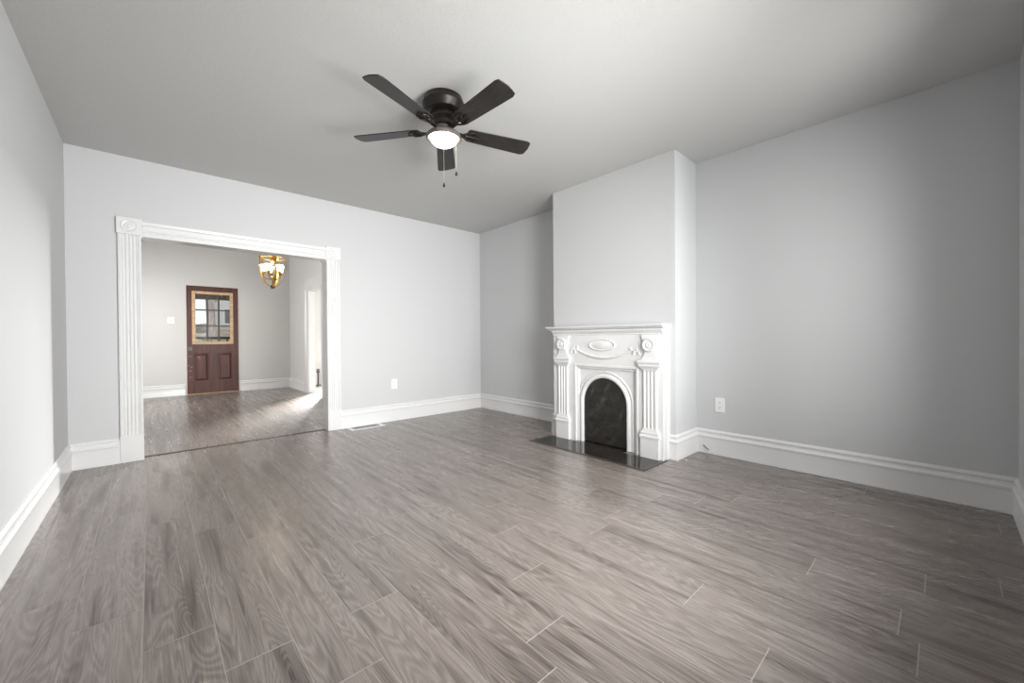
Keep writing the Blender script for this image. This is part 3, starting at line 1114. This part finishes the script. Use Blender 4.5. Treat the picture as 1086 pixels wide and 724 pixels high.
# ---------------------------------------------------------------- chandelier in the entry
HX, HY = 1.447, 7.22
chd = thing('chandelier', 'brass basket chandelier with five lit glass shades in entry', 'chandelier', (HX, HY, H))
cb = Vector((HX, HY, H))
MB().lathe([(.075, HE), (.078, HE - .008), (.06, HE - .022), (.02, HE - .034), (.012, HE - .05), (.012, H - .18), (.03, H - .195), (.045, H - .205), (.05, H - .23), (.04, H - .25), (.028, H - .30), (.034, H - .33), (.03, H - .36), (.012, H - .38), (.009, H - .40)], HX, HY, 28) \
    .build('centre_column', M['brass'], chd, cb, smooth=40)
MB().tube([(HX, HY, H - .39), (HX, HY, 1.89)], .008, 10).build('lower_rod', M['dark_brass'], chd, cb, smooth=50)
MB().lathe([(.014, 1.925), (.030, 1.915), (.034, 1.900), (.034, 1.885), (.026, 1.876), (.018, 1.868), (.001, 1.864)], HX, HY, 20).build('bottom_finial', M['dark_brass'], chd, cb, smooth=40)
hubz = 2.035
MB().lathe([(.010, hubz + .03), (.028, hubz + .02), (.034, hubz), (.026, hubz - .018), (.010, hubz - .028)], HX, HY, 20).build('hub', M['brass'], chd, cb, smooth=40)
ringp = [(HX + .189 * math.cos(2 * PI * i / 40), HY + .189 * math.sin(2 * PI * i / 40), 2.352) for i in range(41)]
MB().tube(ringp, .006, 8).build('ring', M['brass'], chd, cb, smooth=50)
protos = None
for k in range(5):
    ang = R(-126 + 72 * k)
    if protos is None:
        # flat strap rib: top shoulder, straight drop, then curve in to the finial
        path = [(.030, 2.425), (.075, 2.415), (.13, 2.400), (.172, 2.388), (.188, 2.372), (.191, 2.35), (.191, 2.26), (.190, 2.18), (.180, 2.10), (.160, 2.035), (.126, 1.97), (.082, 1.922), (.036, 1.896)]
        rings = []
        for i, (r, z) in enumerate(path):
            p0, p1 = path[max(i - 1, 0)], path[min(i + 1, len(path) - 1)]
            d = Vector((p1[0] - p0[0], p1[1] - p0[1])).normalized()
            nn = Vector((-d.y, d.x)) * .003
            w = .011
            rings.append([(r + nn.x, -w, z + nn.y - H), (r + nn.x, w, z + nn.y - H), (r - nn.x, w, z - nn.y - H), (r - nn.x, -w, z - nn.y - H)])
        rib = MB().loft(rings).build('rib', M['brass'], chd, None, smooth=40)
        arm = MB().tube([(.02, 0, hubz - H), (.05, 0, hubz - .022 - H), (.085, 0, hubz - .02 - H), (.122, 0, hubz + .012 - H), (.128, 0, hubz + .055 - H)], .0055, 8).build('arm', M['dark_brass'], chd, None, smooth=50)
        cup = MB().lathe([(.006, hubz + .045 - H), (.016, hubz + .055 - H), (.026, hubz + .078 - H), (.030, hubz + .10 - H), (.020, hubz + .102 - H)], .128, 0, 16).build('cup', M['brass'], arm, None, smooth=40)
        shp_ = [(.020, .100), (.028, .112), (.034, .135), (.037, .160), (.043, .180), (.054, .198), (.051, .198), (.040, .179), (.034, .160), (.031, .136), (.025, .114), (.017, .104)]
        shade = MB().lathe([(r, hubz + z - H) for r, z in shp_], .128, 0, 20, cap=False).build('glass_shade', M['tulip'], arm, None, smooth=50)
        protos = (rib, arm, cup, shade)
        r2, a2 = rib, arm
    else:
        r2, a2, c2, s2 = [o.copy() for o in protos]
        for o in (r2, a2, c2, s2):
            COL.objects.link(o)
        r2.parent = a2.parent = chd
        c2.parent = s2.parent = a2
    r2.rotation_euler = (0, 0, ang + R(36))
    a2.rotation_euler = (0, 0, ang)


# ---------------------------------------------------------------- small fittings
def outlet(label, loc, rz):
    o = thing('wall_outlet', label, 'outlet', loc, rz, 'wall outlets')
    # local: plate in the xz plane, facing -y
    hw, hh = .040, .064
    pts = [(-hw, -hh), (hw, -hh), (hw, hh), (-hw, hh)]
    MB().loft([[(x, 0, z) for x, z in pts], [(x, -.004, z) for x, z in pts], [(x * .94, -.007, z * .96) for x, z in pts]]).build('cover_plate', M['plastic'], o)
    for zc in (.022, -.022):
        pts = [(.017 * math.cos(a) * (1 if abs(math.cos(a)) < .9 else .95), zc + .0165 * math.sin(a)) for a in [2 * PI * i / 20 for i in range(20)]]
        rc = MB().loft([[(x, -.006, z) for x, z in pts], [(x, -.0095, z) for x, z in pts]]).build('receptacle', M['plastic'], o)
        sl_ = MB().box(-.0085, -.0060, -.0100, -.0090, zc - .003, zc + .009)
        sl_.box(.0060, .0085, -.0100, -.0090, zc - .002, zc + .008)
        sl_.lathe([(.003, zc - .0095), (.003, zc - .0055)], 0, -.0085, 8)
        sl_.build('plug_slot', M['slot'], rc)
    return o


outlet('white outlet on the back wall between opening and corner', (2.318, YB, .472), 0)
outlet('white outlet on the right wall near the chimney breast', (XR, 1.345, .444), R(-90))

sw_ = thing('light_switch', 'white light switch plate left of the brown door', 'light switch', (.290, YD, 1.435))
hw, hh = .050, .062
pts = [(-hw, -hh), (hw, -hh), (hw, hh), (-hw, hh)]
MB().loft([[(x, 0, z) for x, z in pts], [(x, -.004, z) for x, z in pts], [(x * .94, -.007, z * .96) for x, z in pts]]).build('cover_plate', M['plastic'], sw_)
MB().loft([[(-.007, -.006, -.014), (.007, -.006, -.014), (.007, -.006, .014), (-.007, -.006, .014)],
           [(-.005, -.018, .002), (.005, -.018, .002), (.005, -.017, .011), (-.005, -.017, .011)]]).build('toggle', mat('grey_toggle', (.5, .5, .5), .4), sw_)

# floor register by the back baseboard
VX0, VX1, VY0, VY1 = 1.690, 2.105, 4.585, 4.765
rg = thing('floor_register', 'white metal floor vent against the baseboard beside the opening', 'floor vent', ((VX0 + VX1) / 2, (VY0 + VY1) / 2, 0))
rb = rg.location.copy()
q = MB()
for x0, x1, y0, y1 in ((VX0, VX1, VY0, VY0 + .034), (VX0, VX1, VY1 - .014, VY1), (VX0, VX0 + .05, VY0 + .034, VY1 - .014), (VX1 - .05, VX1, VY0 + .034, VY1 - .014)):
    q.box(x0, x1, y0, y1, .0005, .006)
q.build('frame', M['plastic'], rg, rb, bevel=.002)
q = MB()
for i in range(21):
    x = VX0 + .055 + i * (VX1 - VX0 - .11) / 20
    q.box(x - .0035, x + .0035, VY0 + .034, VY1 - .014, .001, .0045)
q.box(VX0 + .05, VX1 - .05, (VY0 + VY1) / 2 - .003, (VY0 + VY1) / 2 + .003, .001, .005)
q.build('grille', mat('grey_vent_metal', (.33, .33, .33), .4), rg, rb)
MB().box(VX0 + .05, VX1 - .05, VY0 + .034, VY1 - .014, .0004, .0009).build('duct', M['slot'], rg, rb)

# cut wire stub leaning out of the right baseboard, crumb of plaster on the floor
wy = 1.455
o = MB().tube([(XR - .0215, wy + .026, .068), (XR - .030, wy + .012, .060), (XR - .033, wy - .008, .046), (XR - .034, wy - .026, .034)], .0042, 8).build('wire_stub', M['iron'], None, (XR - .03, wy, .034), smooth=50)
tag(o, 'short dark wire stub poking from baseboard near chimney breast', 'wire')
cr = MB()
bmesh.ops.create_icosphere(cr.bm, subdivisions=1, radius=.009)
rnd = random.Random(2)
for v in cr.bm.verts:
    v.co *= .7 + .5 * rnd.random()
    v.co.z = max(v.co.z * .7, -.004) + .004
o = cr.build('plaster_crumb', M['plastic'], None, None)
o.location = (3.352, 1.482, .0)
tag(o, 'tiny white plaster crumb on floor beside the breast corner', 'crumb')

# ---------------------------------------------------------------- outside the front door
gm = MB()
nx_, ny_ = 24, 20
gv = []
for j_ in range(ny_ + 1):
    y = 11.6 + 40 * (j_ / ny_) ** 1.6
    row = []
    for i in range(nx_ + 1):
        x = -20 + 40 * i / nx_
        z = .55 + min(max(y - 14, 0) * .10, 1.25) + .1 * noise.noise(Vector((x * .4, y * .4, 0)))
        row.append(gm.bm.verts.new((x, y, z)))
    gv.append(row)
for j_ in range(ny_):
    for i in range(nx_):
        gm.face([gv[j_][i], gv[j_][i + 1], gv[j_ + 1][i + 1], gv[j_ + 1][i]])
struct(gm, 'ground', M['soil'], 'brown leafy bank outside the front door', 'ground', smooth=60)
struct(MB().box(-1.6, 2.5, YD + WT, 11.6, -.15, -.02), 'floor_porch', M['concrete'], 'concrete porch floor outside the brown door', 'porch')
struct(MB().box(-1.6, 2.5, YD + WT, 11.75, 2.30, 2.4), 'ceiling_porch', M['porch'], 'grey porch ceiling outside the brown door', 'ceiling')
struct(MB().box(-1.6, 2.5, 11.5, 11.62, 2.0, 2.30), 'trim_4', M['porch'], 'dark porch beam across the top of the door glass', 'beam')
struct(MB().box(2.5, 2.62, YD + WT, 11.75, -.15, 2.4), 'wall_light_block', M['porch'], 'unseen grey wall added at the porch end to block bounced lamp light', 'wall')  # added out of view to keep the side lamp's bounce off the porch beam
struct(MB().box(-20, 20, 16.2, 17.6, .60, .86), 'kerb', M['concrete'], 'pale concrete path below the leafy bank', 'path')
pr_ = thing('porch_railing', 'dark green porch railing seen low through the door glass', 'railing', (1, 11.5, 0))
pb = pr_.location.copy()
MB().box(-1.6, 2.5, 11.47, 11.53, 1.075, 1.135).build('top_rail', M['rail'], pr_, pb, bevel=.008)
MB().box(-1.6, 2.5, 11.48, 11.52, .12, .17).build('bottom_rail', M['rail'], pr_, pb)
bal = None
for i in range(27):
    if bal is None:
        bal = o = MB().box(-.014, .014, 11.486 - 11.5, 11.514 - 11.5, .17, 1.075).build('baluster', M['rail'], pr_)
    else:
        o = bal.copy()
        COL.objects.link(o)
        o.parent = pr_
    o.location = (-1.5 + i * .15 - 1, 0, 0)
for x in (-1.55, 2.44):
    MB().box(x - .05, x + .05, 11.45, 11.55, -.02, 2.0).build('post', M['rail'], pr_, pb)

tr = thing('bare_tree', 'bare grey tree seen through the middle panes of the door', 'tree', (1.72, 19.0, .9))
tb = tr.location.copy()
MB().tube([(1.72, 19, .6), (1.74, 19, 1.6), (1.68, 19, 3.2), (1.78, 19.1, 5.0), (1.7, 19, 7.5)], [.22, .15, .13, .10, .04], 14).build('trunk', M['bark'], tr, tb, smooth=60)
rnd = random.Random(4)
q = MB()
for k in range(16):
    z = 1.9 + rnd.random() * 3.5
    a = rnd.random() * 2 * PI
    l_ = 1.2 + rnd.random() * 1.6
    p0 = Vector((1.71, 19, z))
    p1 = p0 + Vector((math.cos(a) * l_ * .5, math.sin(a) * l_ * .5, l_ * .35))
    p2 = p0 + Vector((math.cos(a) * l_, math.sin(a) * l_, l_ * .9))
    q.tube([p0, p1, p2], [.045, .028, .01], 7)
q.build('branches', M['bark'], tr, tb, smooth=60)

rnd = random.Random(9)
for k, (sx, sy, sr) in enumerate(((.75, 20.0, .42), (1.75, 23.0, .4), (3.0, 20.4, .36))):
    q = MB()
    bmesh.ops.create_icosphere(q.bm, subdivisions=4, radius=1.0)
    for v in q.bm.verts:
        n_ = v.co.normalized()
        v.co = n_ * (1 + .28 * noise.noise(n_ * 3.1 + Vector((k * 5, 0, 0))) + .16 * noise.noise(n_ * 11 + Vector((k, 3, 0))))
        v.co = Vector((v.co.x * sr * 1.3, v.co.y * sr, v.co.z * sr * .8))
    o = q.build('shrub', M['shrub'], None, None, smooth=80)
    o.location = (sx, sy, 1.25 + sr * .6)
    tag(o, ('grey round shrub behind the left panes of the door', 'small grey shrub close to the bare trunk', 'grey shrub behind the right panes of the door')[k], 'shrub', 'shrubs on the bank')
hs = thing('house', 'pale house with dark window seen through right door panes', 'house', (6.0, 30, 1.5))
hbq = hs.location.copy()
MB().box(2.95, 9.0, 28, 33, 1.0, 5.2).build('wall', M['siding'], hs, hbq)
MB().prism_x([(27.6, 5.2), (33.4, 5.2), (30.5, 7.4)], 2.65, 9.3).build('roof', M['roof'], hs, hbq)
for x in (3.1, 6.2):
    f_ = MB().box(x, x + .9, 27.96, 28.0, 1.95, 2.9).build('window', M['trim'], hs, hbq)
    MB().box(x + .08, x + .82, 27.94, 27.96, 2.03, 2.82).build('pane', M['roof'], f_, hbq)
